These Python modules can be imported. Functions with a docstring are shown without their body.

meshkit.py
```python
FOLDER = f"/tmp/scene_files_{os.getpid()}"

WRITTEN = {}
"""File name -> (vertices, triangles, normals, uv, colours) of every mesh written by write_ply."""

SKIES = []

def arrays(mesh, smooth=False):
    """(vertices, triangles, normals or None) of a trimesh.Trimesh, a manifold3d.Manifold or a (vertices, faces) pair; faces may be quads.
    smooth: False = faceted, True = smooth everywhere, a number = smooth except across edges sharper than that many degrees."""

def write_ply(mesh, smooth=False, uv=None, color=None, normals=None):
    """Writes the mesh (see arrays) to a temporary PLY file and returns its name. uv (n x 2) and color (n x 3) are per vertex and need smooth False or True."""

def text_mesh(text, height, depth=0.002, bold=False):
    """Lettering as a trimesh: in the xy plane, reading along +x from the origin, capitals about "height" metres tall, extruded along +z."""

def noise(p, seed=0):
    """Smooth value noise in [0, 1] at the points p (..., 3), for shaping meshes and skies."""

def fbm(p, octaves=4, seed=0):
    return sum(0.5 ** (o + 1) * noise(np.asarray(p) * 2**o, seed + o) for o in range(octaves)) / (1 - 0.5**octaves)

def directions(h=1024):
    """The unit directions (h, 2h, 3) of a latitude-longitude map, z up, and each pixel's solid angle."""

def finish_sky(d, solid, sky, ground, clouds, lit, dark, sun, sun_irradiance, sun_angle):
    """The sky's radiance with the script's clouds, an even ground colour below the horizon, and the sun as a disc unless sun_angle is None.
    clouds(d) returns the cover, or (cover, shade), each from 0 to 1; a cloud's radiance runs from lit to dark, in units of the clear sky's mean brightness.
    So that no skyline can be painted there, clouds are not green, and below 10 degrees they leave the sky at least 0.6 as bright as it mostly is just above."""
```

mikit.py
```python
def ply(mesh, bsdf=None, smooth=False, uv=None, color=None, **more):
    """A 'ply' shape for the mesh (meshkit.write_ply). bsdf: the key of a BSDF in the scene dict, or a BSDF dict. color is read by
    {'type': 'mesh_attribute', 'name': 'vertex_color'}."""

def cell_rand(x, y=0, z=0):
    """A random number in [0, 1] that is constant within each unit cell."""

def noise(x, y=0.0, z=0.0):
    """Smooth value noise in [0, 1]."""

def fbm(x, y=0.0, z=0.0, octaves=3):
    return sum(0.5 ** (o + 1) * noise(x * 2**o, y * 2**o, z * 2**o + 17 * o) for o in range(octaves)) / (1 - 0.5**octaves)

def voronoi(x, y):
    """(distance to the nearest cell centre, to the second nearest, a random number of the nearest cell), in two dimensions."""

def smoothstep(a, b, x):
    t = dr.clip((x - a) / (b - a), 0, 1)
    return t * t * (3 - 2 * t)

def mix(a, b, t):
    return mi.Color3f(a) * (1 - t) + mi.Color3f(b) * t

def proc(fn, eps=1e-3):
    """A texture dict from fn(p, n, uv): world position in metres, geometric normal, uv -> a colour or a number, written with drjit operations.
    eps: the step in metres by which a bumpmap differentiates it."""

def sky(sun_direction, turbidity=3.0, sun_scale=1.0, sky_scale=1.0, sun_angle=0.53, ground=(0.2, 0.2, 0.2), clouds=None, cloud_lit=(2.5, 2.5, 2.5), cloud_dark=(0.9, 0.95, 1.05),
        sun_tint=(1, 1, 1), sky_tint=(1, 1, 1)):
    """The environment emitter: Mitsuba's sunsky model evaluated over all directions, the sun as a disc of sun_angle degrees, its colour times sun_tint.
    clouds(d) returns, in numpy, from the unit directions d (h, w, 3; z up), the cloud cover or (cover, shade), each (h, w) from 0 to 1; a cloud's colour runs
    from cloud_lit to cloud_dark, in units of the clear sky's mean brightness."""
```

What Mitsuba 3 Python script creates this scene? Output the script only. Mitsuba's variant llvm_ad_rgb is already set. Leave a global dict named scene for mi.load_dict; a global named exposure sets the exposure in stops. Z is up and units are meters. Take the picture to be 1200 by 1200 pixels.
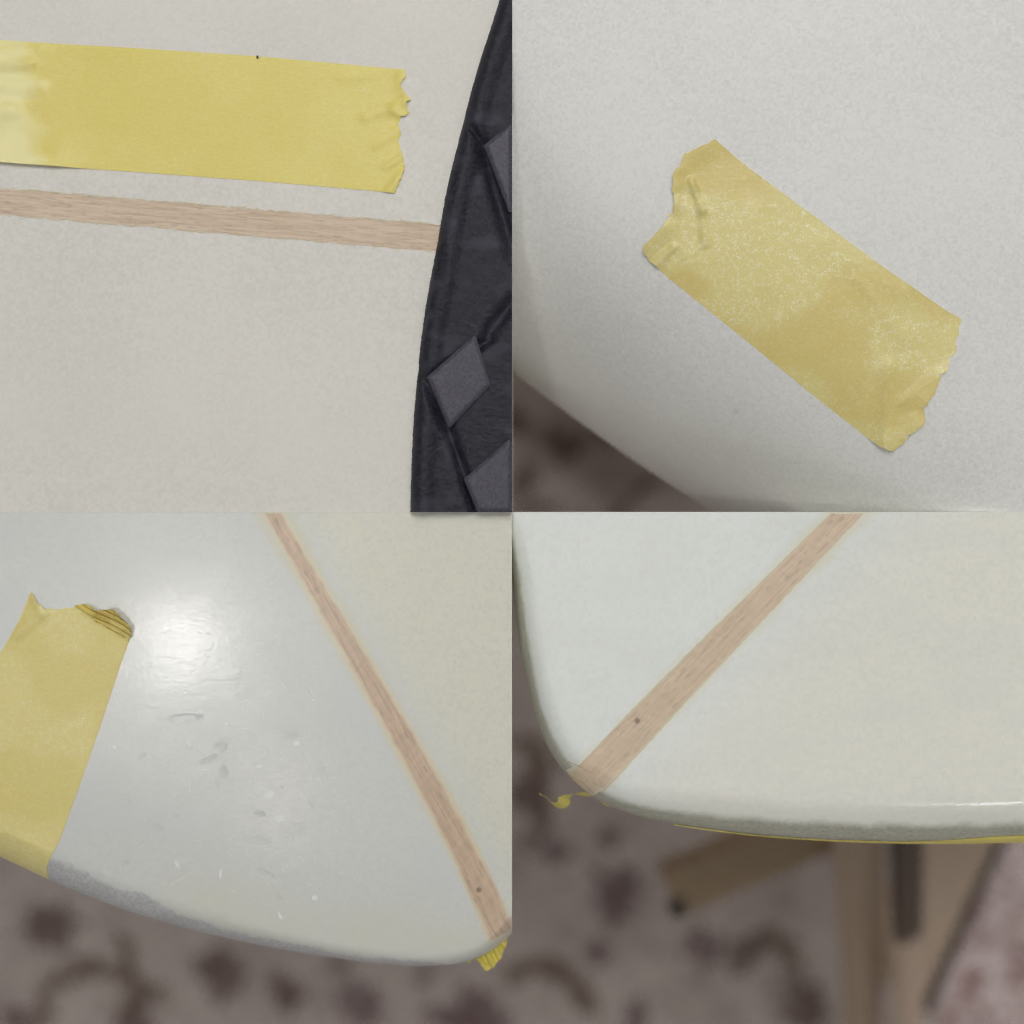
import math, random
import numpy as np
import trimesh, shapely
import shapely.geometry as sg
from scipy.interpolate import CubicSpline
from scipy.spatial import Delaunay, cKDTree
import drjit as dr
import mitsuba as mi
import mikit, meshkit
from mikit import noise, fbm, smoothstep, mix, proc, voronoi

T = mi.ScalarTransform4f
scene, labels = {}, {}

# ------------------------------------------------------------------ camera, lamps, exposure (metres)
H = 0.300                                   # camera above the decks
CAM_FOV = 2 * math.degrees(math.atan(0.1 / H))
scene['camera'] = {'type': 'thinlens', 'fov': CAM_FOV, 'aperture_radius': 0.0042, 'focus_distance': H - 0.0005,
                   'near_clip': 0.01, 'far_clip': 20.0,
                   'to_world': T().look_at(origin=[0, 0, H], target=[0, 0, 0], up=[0, 1, 0])}
exposure = 0.07
# bulb of the room
scene['room_lamp'] = {'type': 'sphere', 'center': [-0.41, -0.165, 1.6], 'radius': 0.024,
                      'emitter': {'type': 'area', 'radiance': {'type': 'rgb', 'value': [420, 412, 394]}}}
labels['room_lamp'] = {'label': 'round bright bulb of the room, high above the boards', 'category': 'lamp'}
# second bulb of the room, further off beyond the trestle side
scene['room_lamp_001'] = {'type': 'sphere', 'center': [0.74, -1.36, 1.47], 'radius': 0.022,
                          'emitter': {'type': 'area', 'radiance': {'type': 'rgb', 'value': [270, 275, 282]}}}
labels['room_lamp_001'] = {'label': 'second round bulb of the room, far off beyond the trestle side', 'category': 'lamp'}
# added light panel, unseen, filling from above, up the room from the boards
scene['added_fill_panel'] = {'type': 'rectangle',
                         'to_world': T().translate([0.2, 0.86, 1.75]) @ T().rotate([1, 0, 0], 180) @ T().scale([0.6, 0.5, 1]),
                         'emitter': {'type': 'area', 'radiance': {'type': 'rgb', 'value': [5.5, 5.44, 5.3]}}}
labels['added_fill_panel'] = {'label': 'added fill light panel, unseen, above the far side of the boards', 'category': 'lamp'}
# light that the pale walls of the room send back
scene['room_light'] = {'type': 'constant', 'radiance': {'type': 'rgb', 'value': [0.215, 0.212, 0.208]}}

# ------------------------------------------------------------------ helpers (work in millimetres, written in metres)
MM = 0.001
HM = H * 1000


def P(pts, z=0.0):
    """Points given in the photograph's scale (6 per millimetre on the deck plane, from its top left corner) to millimetres at height z."""
    p = np.atleast_2d(np.asarray(pts, float))
    return np.stack([(p[:, 0] - 600) / 6, (600 - p[:, 1]) / 6], 1) * (HM - z) / HM


def PZ(pts, zf):
    """The same on the height field zf."""
    q = P(pts)
    for _ in range(5):
        q = P(pts, 0) * ((HM - zf(q)) / HM)[:, None]
    return q


def curve(pts, step=0.25):
    pts = np.asarray(pts, float)
    t = np.r_[0, np.cumsum(np.linalg.norm(np.diff(pts, axis=0), axis=1))]
    return CubicSpline(t, pts)(np.linspace(0, t[-1], max(8, int(t[-1] / step))))


def densify(poly, step):
    r = np.asarray(poly.exterior.coords)[:-1]
    out = []
    for a, b in zip(r, np.roll(r, -1, 0)):
        n = max(1, int(math.ceil(np.linalg.norm(b - a) / step)))
        out += [a + (b - a) * k / n for k in range(n)]
    return np.array(out)


def triangulate(poly, step, bstep, extra=None, seed=1, clear=0.55):
    rng = np.random.default_rng(seed)
    b = densify(poly, bstep)
    x0, y0, x1, y1 = poly.bounds
    gx, gy = np.meshgrid(np.arange(x0, x1, step), np.arange(y0, y1, step * 0.866))
    gx = gx + (np.arange(len(gx)) % 2)[:, None] * step / 2
    g = np.stack([gx.ravel(), gy.ravel()], 1) + rng.uniform(-.08, .08, (gx.size, 2)) * step
    pts = [b]
    shapely.prepare(poly)
    tree = cKDTree(b)
    if extra is not None and len(extra):
        e = extra[shapely.contains_xy(poly, extra[:, 0], extra[:, 1])]
        pts.append(e)
        tree2 = cKDTree(e)
    g = g[shapely.contains_xy(poly, g[:, 0], g[:, 1])]
    g = g[tree.query(g)[0] > step * clear]
    if extra is not None and len(extra):
        g = g[tree2.query(g)[0] > step * clear]
    pts.append(g)
    p = np.unique(np.round(np.vstack(pts), 5), axis=0)
    f = Delaunay(p).simplices
    c = p[f].mean(1)
    f = f[shapely.contains_xy(poly, c[:, 0], c[:, 1])]
    a = p[f]
    s = (a[:, 1, 0] - a[:, 0, 0]) * (a[:, 2, 1] - a[:, 0, 1]) - (a[:, 1, 1] - a[:, 0, 1]) * (a[:, 2, 0] - a[:, 0, 0])
    f = np.where((s < 0)[:, None], f[:, ::-1], f)
    return p, f[np.abs(s) > 1e-9]


def slab(poly, top, bot, step=1.0, bstep=0.8, extra=None, shift=None, clear=0.55):
    """A solid over the polygon between the height fields top and bot; shift moves the top points sideways. Millimetres in, metres out."""
    p, f = triangulate(poly, step, bstep, extra, clear=clear)
    n = len(p)
    pt = p if shift is None else p + shift(p)
    up = np.c_[pt, top(p)]
    dn = np.c_[pt, bot(p)]
    e = np.sort(np.vstack([f[:, [0, 1]], f[:, [1, 2]], f[:, [2, 0]]]), axis=1)
    d = np.vstack([f[:, [0, 1]], f[:, [1, 2]], f[:, [2, 0]]])
    _, inv, cnt = np.unique(e, axis=0, return_inverse=True, return_counts=True)
    be = d[cnt[inv.ravel()] == 1]
    k = len(be)
    wall_v = np.vstack([up[be[:, 0]], up[be[:, 1]], dn[be[:, 0]], dn[be[:, 1]]])
    i = np.arange(k)
    wf = np.vstack([np.stack([i, i + 2 * k, i + k], 1), np.stack([i + k, i + 2 * k, i + 3 * k], 1)]) + 2 * n
    v = np.vstack([up, dn, wall_v]) * MM
    return trimesh.Trimesh(v, np.vstack([f, f[:, ::-1] + n, wf]), process=False)


def obj(key, mesh, bsdf, smooth=True, label=None, cat=None, group=None, kind=None):
    base, k = key, 0
    while key in scene:
        k += 1
        key = f'{base}_{k:03d}'
    scene[key] = mikit.ply(mesh, bsdf, smooth=smooth)
    tag(key, label, cat, group, kind)
    return key


def tag(key, label=None, cat=None, group=None, kind=None):
    e = {k: v for k, v in (('label', label), ('category', cat), ('group', group), ('kind', kind)) if v}
    if e:
        labels[key] = e


def nz(p, scale, seed=0, octaves=3):
    """Mesh noise about 0 at millimetre points."""
    return meshkit.fbm(np.c_[p / scale, np.zeros(len(p))], octaves, seed) - 0.5


class Rail:
    """The edge of a board: distance inside its outline, and rings of points along it."""
    def __init__(self, line, far):
        self.line = line
        self.poly = sg.Polygon(np.vstack([line, far])).buffer(0)
        self.tree = cKDTree(line)
        t = np.gradient(line, axis=0)
        t /= np.linalg.norm(t, axis=1, keepdims=True)
        n = np.stack([-t[:, 1], t[:, 0]], 1)
        m = len(line) // 2
        if not self.poly.contains(sg.Point(line[m] + n[m] * 0.5)):
            n = -n
        self.n = n

    def d(self, p):
        """signed distance, positive inside (approximate near the ends)"""
        p = np.atleast_2d(p)
        _, i = self.tree.query(p)
        i = np.clip(i, 1, len(self.line) - 2)
        a, b = self.line[i - 1], self.line[i + 1]
        t = (b - a) / np.linalg.norm(b - a, axis=1, keepdims=True)
        nn = np.stack([-t[:, 1], t[:, 0]], 1)
        sgn = np.sign((nn * self.n[i]).sum(1))
        r = p - self.line[i]
        across = (r * nn).sum(1) * sgn
        dist = np.linalg.norm(r, axis=1)
        return np.where(across >= 0, np.where(dist > 1, dist, across), -dist)

    def rings(self, ds, every=3):
        return np.vstack([self.line[::every] + self.n[::every] * d for d in ds])


def quarter(d, a, b):
    """drop of an elliptical rail: -b at d = 0, 0 from d = a inwards"""
    u = np.clip(1 - d / a, 0, 1)
    return -b + b * np.sqrt(np.maximum(0, 1 - u * u))


# ------------------------------------------------------------------ materials
def V(x):
    return mi.Float(x)


def line_coords(p, a, b):
    """(along, across) in mm of world point p about the line from a to b (mm)."""
    a, b = np.asarray(a, float), np.asarray(b, float)
    u = (b - a) / np.linalg.norm(b - a)
    x, y = p.x * 1000 - a[0], p.y * 1000 - a[1]
    return x * u[0] + y * u[1], -x * u[1] + y * u[0]


def bow_coords(p, a, b, poly):
    """line_coords about a slightly bowed line: poly gives its sideways offset along the way"""
    al, ac = line_coords(p, a, b)
    y = mi.Float(float(poly[0]))
    for c in poly[1:]:
        y = y * al + float(c)
    return al, ac - y


def bow_of(pts, a, b, deg):
    q = P(pts)
    u = (b - a) / np.linalg.norm(b - a)
    return np.polyfit((q - a) @ u, (q - a) @ np.array([-u[1], u[0]]), deg)


def bumped(inner, fn, scale, eps):
    return {'type': 'bumpmap', 'arbitrary': proc(fn, eps), 'scale': scale, 'bsdf': inner}


def two(b):
    return {'type': 'twosided', 'bsdf': b}


def foam_color(base, dark, sc=0.7, smudges=(), grain=1.1):
    def fn(p, n, uv):
        x, y, z = p.x * 1000, p.y * 1000, p.z * 1000
        t = 0.55 * noise(x / sc, y / sc, z / sc) + 0.45 * noise(x / (sc * .37), y / (sc * .37), z / (sc * .37))
        big = fbm(x / 22, y / 22, z / 22, 2)
        c = mix(base, dark, dr.clip((t - 0.3) * grain + (big - .5) * 0.5, 0, 1))
        for sx, sy, r in smudges:
            d = dr.sqrt(dr.square(x - sx) + dr.square((y - sy) * 1.6)) + r * .8 * (noise(x / .5, y / .5, 2.0) - .5)
            c = mix(c, (.42, .42, .38), .40 * (1 - smoothstep(.2 * r, r, d)))
        return c
    return fn


def foam_bump(sc, stretch=1.0, ang=0.0):
    ca, sa = math.cos(ang), math.sin(ang)

    def fn(p, n, uv):
        x, y, z = p.x * 1000, p.y * 1000, p.z * 1000
        u, v = (x * ca + y * sa) / stretch, -x * sa + y * ca
        return 0.6 * noise(u / sc, v / sc, z / sc) + 0.4 * noise(u / (sc * .45), v / (sc * .45), z / (sc * .45) + 7)
    return fn


# --- first board (with the grip pad): matt creamy glass over foam
ST1 = (P([(0, 236)])[0], P([(500, 278)])[0])
scene['mat_board_cream'] = two(bumped(
    {'type': 'principled', 'base_color': proc(foam_color((.70, .682, .634), (.60, .583, .538), .6, [(*P([(95, 20)])[0], .3), (*P([(390, 430)])[0], .35)])), 'roughness': 0.5, 'specular': 0.45},
    foam_bump(0.75, 2.0, -0.08), 7.0e-5, 6e-5))
# --- second board (rail with the short tape)
scene['mat_board_grey'] = two(bumped(
    {'type': 'principled', 'base_color': proc(foam_color((.735, .735, .71), (.60, .60, .58), 0.5, [(*P([(872, 477)])[0], 1.1), (*P([(654, 81)])[0], .45), (*P([(1085, 225)])[0], .35), (*P([(760, 420)])[0], .4)], 1.3)), 'roughness': 0.42, 'specular': 0.5},
    foam_bump(0.55, 1.3, 0.2), 6.5e-5, 6e-5))

# --- third board: glossy resin, sanded grey rail, stained near the stringer
ST3 = (P([(319, 600)])[0], P([(568, 1050)])[0])
MID3 = [(266, 505), (319, 600), (378, 702), (436, 802), (482, 882), (524, 958), (566, 1046), (588, 1096)]
BOW3 = bow_of(MID3, *ST3, 3)
OUT3 = [(-420, 700), (-300, 815), (-160, 920), (-60, 973), (0, 1001), (60, 1029), (130, 1058), (220, 1086), (330, 1110), (430, 1125), (510, 1129), (558, 1121), (590, 1102), (612, 1078), (640, 1030)]
Z3 = -12.0
out3 = curve(P(OUT3, Z3))
fit3 = np.polyfit(out3[(out3[:, 0] > -130) & (out3[:, 0] < -8)][:, 0], out3[(out3[:, 0] > -130) & (out3[:, 0] < -8)][:, 1], 4)


def rail_dist3(p):
    x = dr.clip(p.x * 1000, -135, -6)
    y = mi.Float(fit3[0])
    for c in fit3[1:]:
        y = y * x + float(c)
    return p.y * 1000 - y


def sanded3(p):
    x, y = p.x * 1000, p.y * 1000
    wid = 7.6 - 3.4 * smoothstep(-82, -56, x) - 2.0 * smoothstep(-50, -12, x)
    rag = (noise(x / 6.0, y / 6.0, 3.3) - .5) * 2.6 + (noise(x / 1.6, y / 1.6, 4.3) - .5) * 1.3 + (noise(x / .5, y / .5, 9.1) - .5) * .8
    return 1 - smoothstep(-.6, .6, rail_dist3(p) - wid - rag)


# dents and lifted flakes of the resin: centre, half length, half width (mm), direction, depth
DENTS = [(*P([(c0, c1)])[0], a, b, t, h) for c0, c1, a, b, t, h in [
    (216, 842, 3.4, 1.0, .12, 4), (245, 890, 2.2, .6, .45, 8), (167, 886, 1.0, .5, .7, 8), (259, 876, 1.2, .9, .2, 7), (185, 969, 1.3, .8, -.6, 6), (205, 956, 1.0, .6, .1, 6), (303, 954, 1.4, .7, -.1, 8), (310, 1024, 2.2, .7, -.45, 6),
    (326, 1053, .8, .7, .3, 8), (340, 862, 1.6, .8, .2, 5), (329, 922, .5, .4, 0, 8), (364, 943, 1.2, .25, -.9, 7), (151, 939, 1.0, .25, -.6, 7), (145, 1013, 1.1, .7, .5, 6), (262, 905, .9, 1.4, 0, 6), (345, 975, 2.6, 1.8, .4, 4), (300, 985, 3.2, 1.2, -.3, 4), (375, 905, 1.8, 1.1, .8, 4)]]


def dents3(x, y):
    h = mi.Float(0)
    for cx, cy, a, b, t, d in DENTS:
        u = ((x - cx) * math.cos(t) + (y - cy) * math.sin(t)) / a
        v = (-(x - cx) * math.sin(t) + (y - cy) * math.cos(t)) / b
        r = dr.sqrt(u * u + v * v + 1e-6) + .5 * (noise(x / .7, y / .7, 14.0) - .5)
        h = h - d * (.35 + .65 * smoothstep(-1.2, .9, u)) * (1 - smoothstep(.72, 1.05, r))
    return h


def col3(p, n, uv):
    x, y = p.x * 1000, p.y * 1000
    al, ac = bow_coords(p, *ST3, BOW3)
    t = 0.5 * noise(x / .7, y / .7) + 0.5 * noise(x / .3, y / .3, 4.0)
    side = smoothstep(-3, 12, ac)
    c = mix((.612, .622, .596), (.655, .650, .545), side)
    c = mix(c, (.53, .538, .52), dr.clip((t - .35) * 1.1, 0, 1) * .65)
    c = mix(c, (.575, .59, .578), .40 * (1 - side) * smoothstep(.40, .70, fbm(x / 13, y / 10, 7.0, 3)))
    hz = dr.exp(-dr.square((x + 46) / 9) - dr.square((y + 57) / 11))  # faint second sheen painted in as a pale hazy patch
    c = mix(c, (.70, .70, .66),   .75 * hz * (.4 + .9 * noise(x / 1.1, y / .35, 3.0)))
    dn = dents3(x, y)
    c = mix(c, (.50, .51, .49), dr.clip(-dn * .065, 0, .55))  # shade inside the dents is painted in as a greyer tone
    # resin soaked into the cloth along the stringer
    w = 2.6 + 1.2 * (noise(al / 6, 1.0) - .5)
    c = mix(c, (.60, .55, .36), 0.55 * (1 - smoothstep(1.6, 1.6 + w, dr.abs(ac))))
    # pooled yellowed resin along the lap
    d = rail_dist3(p)
    lap = smoothstep(2.0, 4.0, d) * (1 - smoothstep(8, 17, d + 5 * (noise(x / 9, y / 9, 2.0) - .5))) * smoothstep(-78, -58, x)
    c = mix(c, (.60, .595, .49), .5 * lap * (.5 + .8 * noise(x / 6, y / 4, 17.0)))
    g = 0.5 * noise(x / .42, y / .42, 8.0) + .5 * noise(x / .22, y / .22, 12.0)
    return mix(c, mix((.40, .40, .405), (.56, .56, .575), dr.clip((g - .3) * 1.3 + .5 * (fbm(x / 6, y / 2, 3.0, 2) - .4), 0, 1)), sanded3(p) * .85)


def rough3(p, n, uv):
    x, y = p.x * 1000, p.y * 1000
    return mi.Color3f(0.30 + .10 * noise(x / 4, y / 2.2, 6.0) + .22 * sanded3(p))


def bump3(p, n, uv):
    x, y, z = p.x * 1000, p.y * 1000, p.z * 1000
    s = sanded3(p)
    fine = .5 * noise(x / .7, y / .5, z / .7) + .25 * noise(x / .3, y / .3, z / .3)
    wave = fbm(x / 7, y / 3.6, 2.0, 2) * .9
    grit = noise(x / .38, y / .38, z / .38) * 1.5
    return 2.2 * dents3(x, y) + .8 * fine * (1 - s) + .3 * wave + 4.0 * grit * s + 3.5 * (1 - s)


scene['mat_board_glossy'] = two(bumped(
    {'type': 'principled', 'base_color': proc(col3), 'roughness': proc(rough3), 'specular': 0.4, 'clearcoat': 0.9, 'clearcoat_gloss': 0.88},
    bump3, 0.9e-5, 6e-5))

# --- fourth board: pale nose, glossy rail
ST4 = (P([(995, 600)])[0], P([(697, 908)])[0])
MID4 = [(1290, 295), (995, 600), (845, 753), (745, 857), (690, 915)]
BOW4 = bow_of(MID4, *ST4, 3)


def col4(p, n, uv):
    x, y, z = p.x * 1000, p.y * 1000, p.z * 1000
    al, ac = bow_coords(p, *ST4, BOW4)
    t = .5 * noise(x / .8, y / .8, z / .8) + .5 * noise(x / .33, y / .33, z / .33)
    c = mix((.765, .795, .765), (.805, .80, .72), smoothstep(-2, 22, ac))
    c = mix(c, (.655, .67, .625), dr.clip((t - .35) * 1.2, 0, 1) * .62)
    c = mix(c, (.70, .715, .68), .22 * smoothstep(.40, .75, fbm(x / 15, y / 5, 4.0, 3)))
    w = 3.0 + 1.4 * (noise(al / 5, 3.0) - .5)
    c = mix(c, (.70, .66, .46), .55 * (1 - smoothstep(2.0, 2.0 + w, dr.abs(ac))))
    g = noise(x / .55, y / .3, z / .4 + 5)
    return mix(c, (.35, .345, .275), (.76 + .28 * g) * (.85 + .15 * smoothstep(10, 26, x)) * (1 - smoothstep(-4.3, -2.7, z + .9 * (noise(x / 3.2, y / 3.2, 4.4) - .5) + .35 * (noise(x / .6, y / .6, 2.4) - .5))))  # shade of the steep rail painted in as a dark olive band


def bump4(p, n, uv):
    x, y, z = p.x * 1000, p.y * 1000, p.z * 1000
    edge = 1 - smoothstep(-5.0, -3.0, z)
    return (.6 + edge) * noise(x / .8, y / .55, z / .7) + (.35 + .7 * edge) * noise(x / .34, y / .3, z / .3) + fbm(x / 9, y / 5, 1.0, 2) * 1.2


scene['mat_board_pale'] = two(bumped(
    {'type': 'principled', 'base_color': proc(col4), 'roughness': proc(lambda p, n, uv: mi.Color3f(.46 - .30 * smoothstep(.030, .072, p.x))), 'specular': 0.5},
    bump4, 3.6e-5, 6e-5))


def wood(a, b, light, dark, dots=(), gs=1.0):
    def fn(p, n, uv):
        al, ac = line_coords(p, a, b)
        g = fbm(al / (5.5 * gs), ac / .34, 1.0, 3)
        pore = smoothstep(.66, .80, noise(al / (1.5 * gs), ac / .17, 5.0))
        c = mix(light, dark, dr.clip((g - .30) * 2.0, 0, 1))
        c = mix(c, tuple(.55 * v for v in dark), pore * .28)
        for q in dots:
            r = dr.sqrt(dr.square(p.x * 1000 - q[0]) + dr.square(p.y * 1000 - q[1]))
            c = mix(c, (.22, .13, .10), .75 * (1 - smoothstep(.3, .75, r)))
        return c
    return fn


def wood_x(a, b, light, dark, dots=(), w0=2.0, k=0.0, bow=(0.0,)):
    """wood seen through the resin: its edges (half width w0 + k * along) melt into the stained resin, the cloth showing faintly across it"""
    f0 = wood(a, b, light, dark, dots, 1.3)

    def fn(p, n, uv):
        al, ac = bow_coords(p, a, b, bow)
        w = noise(al / .8 + .5 * ac, ac / 2.4, 3.0)
        hw = w0 + k * al + .35 * (noise(al / 1.7, 2.0) - .5)
        return mix(f0(p, n, uv) * (.955 + .09 * w), (.66, .60, .45), .9 * smoothstep(hw - 1.0, hw + .0, dr.abs(ac)))
    return fn


scene['mat_stringer_raw'] = two(bumped({'type': 'principled', 'base_color': proc(wood(*ST1, (.68, .555, .43), (.575, .44, .325))), 'roughness': .6, 'specular': .3},
                                       lambda p, n, uv: noise(line_coords(p, *ST1)[0] / 2.0, line_coords(p, *ST1)[1] / .22), 5e-5, 5e-5))
scene['mat_stringer_dark'] = two({'type': 'principled', 'base_color': proc(wood_x(*ST3, (.585, .445, .325), (.50, .37, .265), [P([(561, 1044)])[0]], 1.72, .0135, BOW3)), 'roughness': .3, 'specular': .5, 'clearcoat': .3, 'clearcoat_gloss': .9})
scene['mat_stringer_pale'] = two({'type': 'principled', 'base_color': proc(wood_x(*ST4, (.68, .54, .405), (.61, .475, .345), [P([(747, 845)])[0]], 2.55, .017, BOW4)), 'roughness': .28, 'specular': .5, 'clearcoat': .5, 'clearcoat_gloss': .92})
tip_wood = wood(P([(650, 880)])[0], P([(720, 940)])[0], (.71, .58, .43), (.64, .51, .37))


def tip_color(p, n, uv):
    ac = dr.abs(bow_coords(p, *ST4, BOW4)[1] + .9 * (noise(p.x * 1000 / .9, p.y * 1000 / .9, 1.0) - .5))
    return mix(tip_wood(p, n, uv), (.735, .715, .60), .7 * smoothstep(2.4, 3.8, ac))


scene['mat_stringer_tip'] = two({'type': 'principled', 'base_color': proc(tip_color), 'roughness': .35, 'specular': .5})
scene['mat_fringe'] = two({'type': 'principled', 'base_color': {'type': 'rgb', 'value': [.72, .63, .46]}, 'roughness': .5, 'specular': .4})


def tape_color(seed, light, deep, blot, fleck, loose=None):
    def fn(p, n, uv):
        x, y, z = p.x * 1000, p.y * 1000, p.z * 1000
        fib = .5 * noise(x / .9, y / .22, z + seed) + .5 * noise(x / .3, y / .25, seed + 3.0)
        stuck = smoothstep(.40, .62, fbm(x / 11 + seed, y / 11, 2.0, 2))
        c = mix(light, deep, dr.clip(.3 + .55 * (fib - .4) + blot * (stuck - .4), 0, 1))
        fl_ = smoothstep(.45, .95, .6 * noise(x / .17 + seed, y / .16, 4.0) + .4 * noise(x / .75, y / .65, 9.0)) * (.45 + .9 * fbm(x / 9, y / 9, seed, 2))
        c = mix(c, (.88, .84, .60), fleck * fl_ * (1.25 - .8 * stuck))  # sparkle of the tape painted in as pale flecks
        if loose:   # the end that has come away from the board is paler
            e = (1 - smoothstep(loose - 2.0, loose + 3.5, x + 6 * (noise(x / 9, y / 2.2, 3.0) - .5))) * (.35 + .9 * noise(x / 7, y / 2.4, 8.0))
            c = mix(c, (.87, .82, .46), dr.clip(e, 0, .75))
        return c
    return fn


def crepe(sx, sy, ang=0.0):
    ca, sa = math.cos(ang), math.sin(ang)

    def fn(p, n, uv):
        x, y = p.x * 1000, p.y * 1000
        u, v = x * ca + y * sa, -x * sa + y * ca
        return .6 * noise(u / sx, v / sy) + .4 * noise(u / (sx * .4), v / (sy * .45), 3.0)
    return fn


def tape_mat(seed, light, deep, blot, bump, rough, spec=.5, h=4e-5, fleck=.2, loose=None):
    return two(bumped({'type': 'principled', 'base_color': proc(tape_color(seed, light, deep, blot, fleck, loose)), 'roughness': rough, 'specular': spec, 'sheen': .2}, bump, h, 5e-5))


scene['mat_tape_flat'] = tape_mat(1.0, (.755, .655, .195), (.665, .54, .105), .12, crepe(1.0, .45, -.06), .42, .45, 3.4e-5, .15, -95.0)
scene['mat_tape_shiny'] = tape_mat(5.0, (.70, .62, .25), (.645, .51, .165), .55, crepe(.45, .3, -.62), .32, .6, 9e-5, .55)
scene['mat_tape_nose'] = tape_mat(9.0, (.715, .63, .265), (.645, .53, .165), .35, crepe(.8, .4, -.35), .40, .5, 3.6e-5, .3)
scene['mat_tape_fold'] = two({'type': 'principled', 'base_color': proc(lambda p, n, uv: mix((.62, .50, .13), (.44, .32, .06), smoothstep(.3, .75, fbm(p.x * 1000 / 2.5, p.y * 1000 / 2.5, 3.0, 2)))), 'roughness': .4, 'specular': .5})  # darker yellow for the doubled tape and the shade on its corner
scene['mat_tape_scrap'] = two({'type': 'principled', 'base_color': {'type': 'rgb', 'value': [.66, .57, .13]}, 'roughness': .4, 'specular': .5})


def fuzz_color(p, n, uv):
    x, y, z = p.x * 1000, p.y * 1000, p.z * 1000
    g = .5 * noise(x / .9, y / .45, z / .6) + .5 * noise(x / .3, y / .22, z / .3)
    scuff = smoothstep(.52, .75, fbm(x / 6, y / 4, z / 3, 3))
    return mix(mix((.010, .010, .016), (.026, .026, .040), dr.clip((g - .25) * 1.6, 0, 1)), (.055, .055, .078), scuff * .45)


scene['mat_pad'] = two(bumped({'type': 'principled', 'base_color': proc(fuzz_color), 'roughness': .55, 'specular': .3, 'sheen': .12},
                              lambda p, n, uv: .6 * noise(p.x * 1000 / .8, p.y * 1000 / .4, p.z * 1000 / .5) + .4 * noise(p.x * 1000 / .25, p.y * 1000 / .2, p.z * 1000 / .3), 1.8e-4, 5e-5))
scene['mat_pad_diamond'] = two(bumped({'type': 'principled', 'base_color': proc(lambda p, n, uv: mix((.047, .045, .062), (.076, .072, .096), noise(p.x * 1000 / .35, p.y * 1000 / .35, 2.0))), 'roughness': .5, 'specular': .4, 'sheen': .2},
                                      lambda p, n, uv: noise(p.x * 1000 / .3, p.y * 1000 / .3, p.z * 1000 / .3), 2.0e-5, 5e-5))
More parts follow.
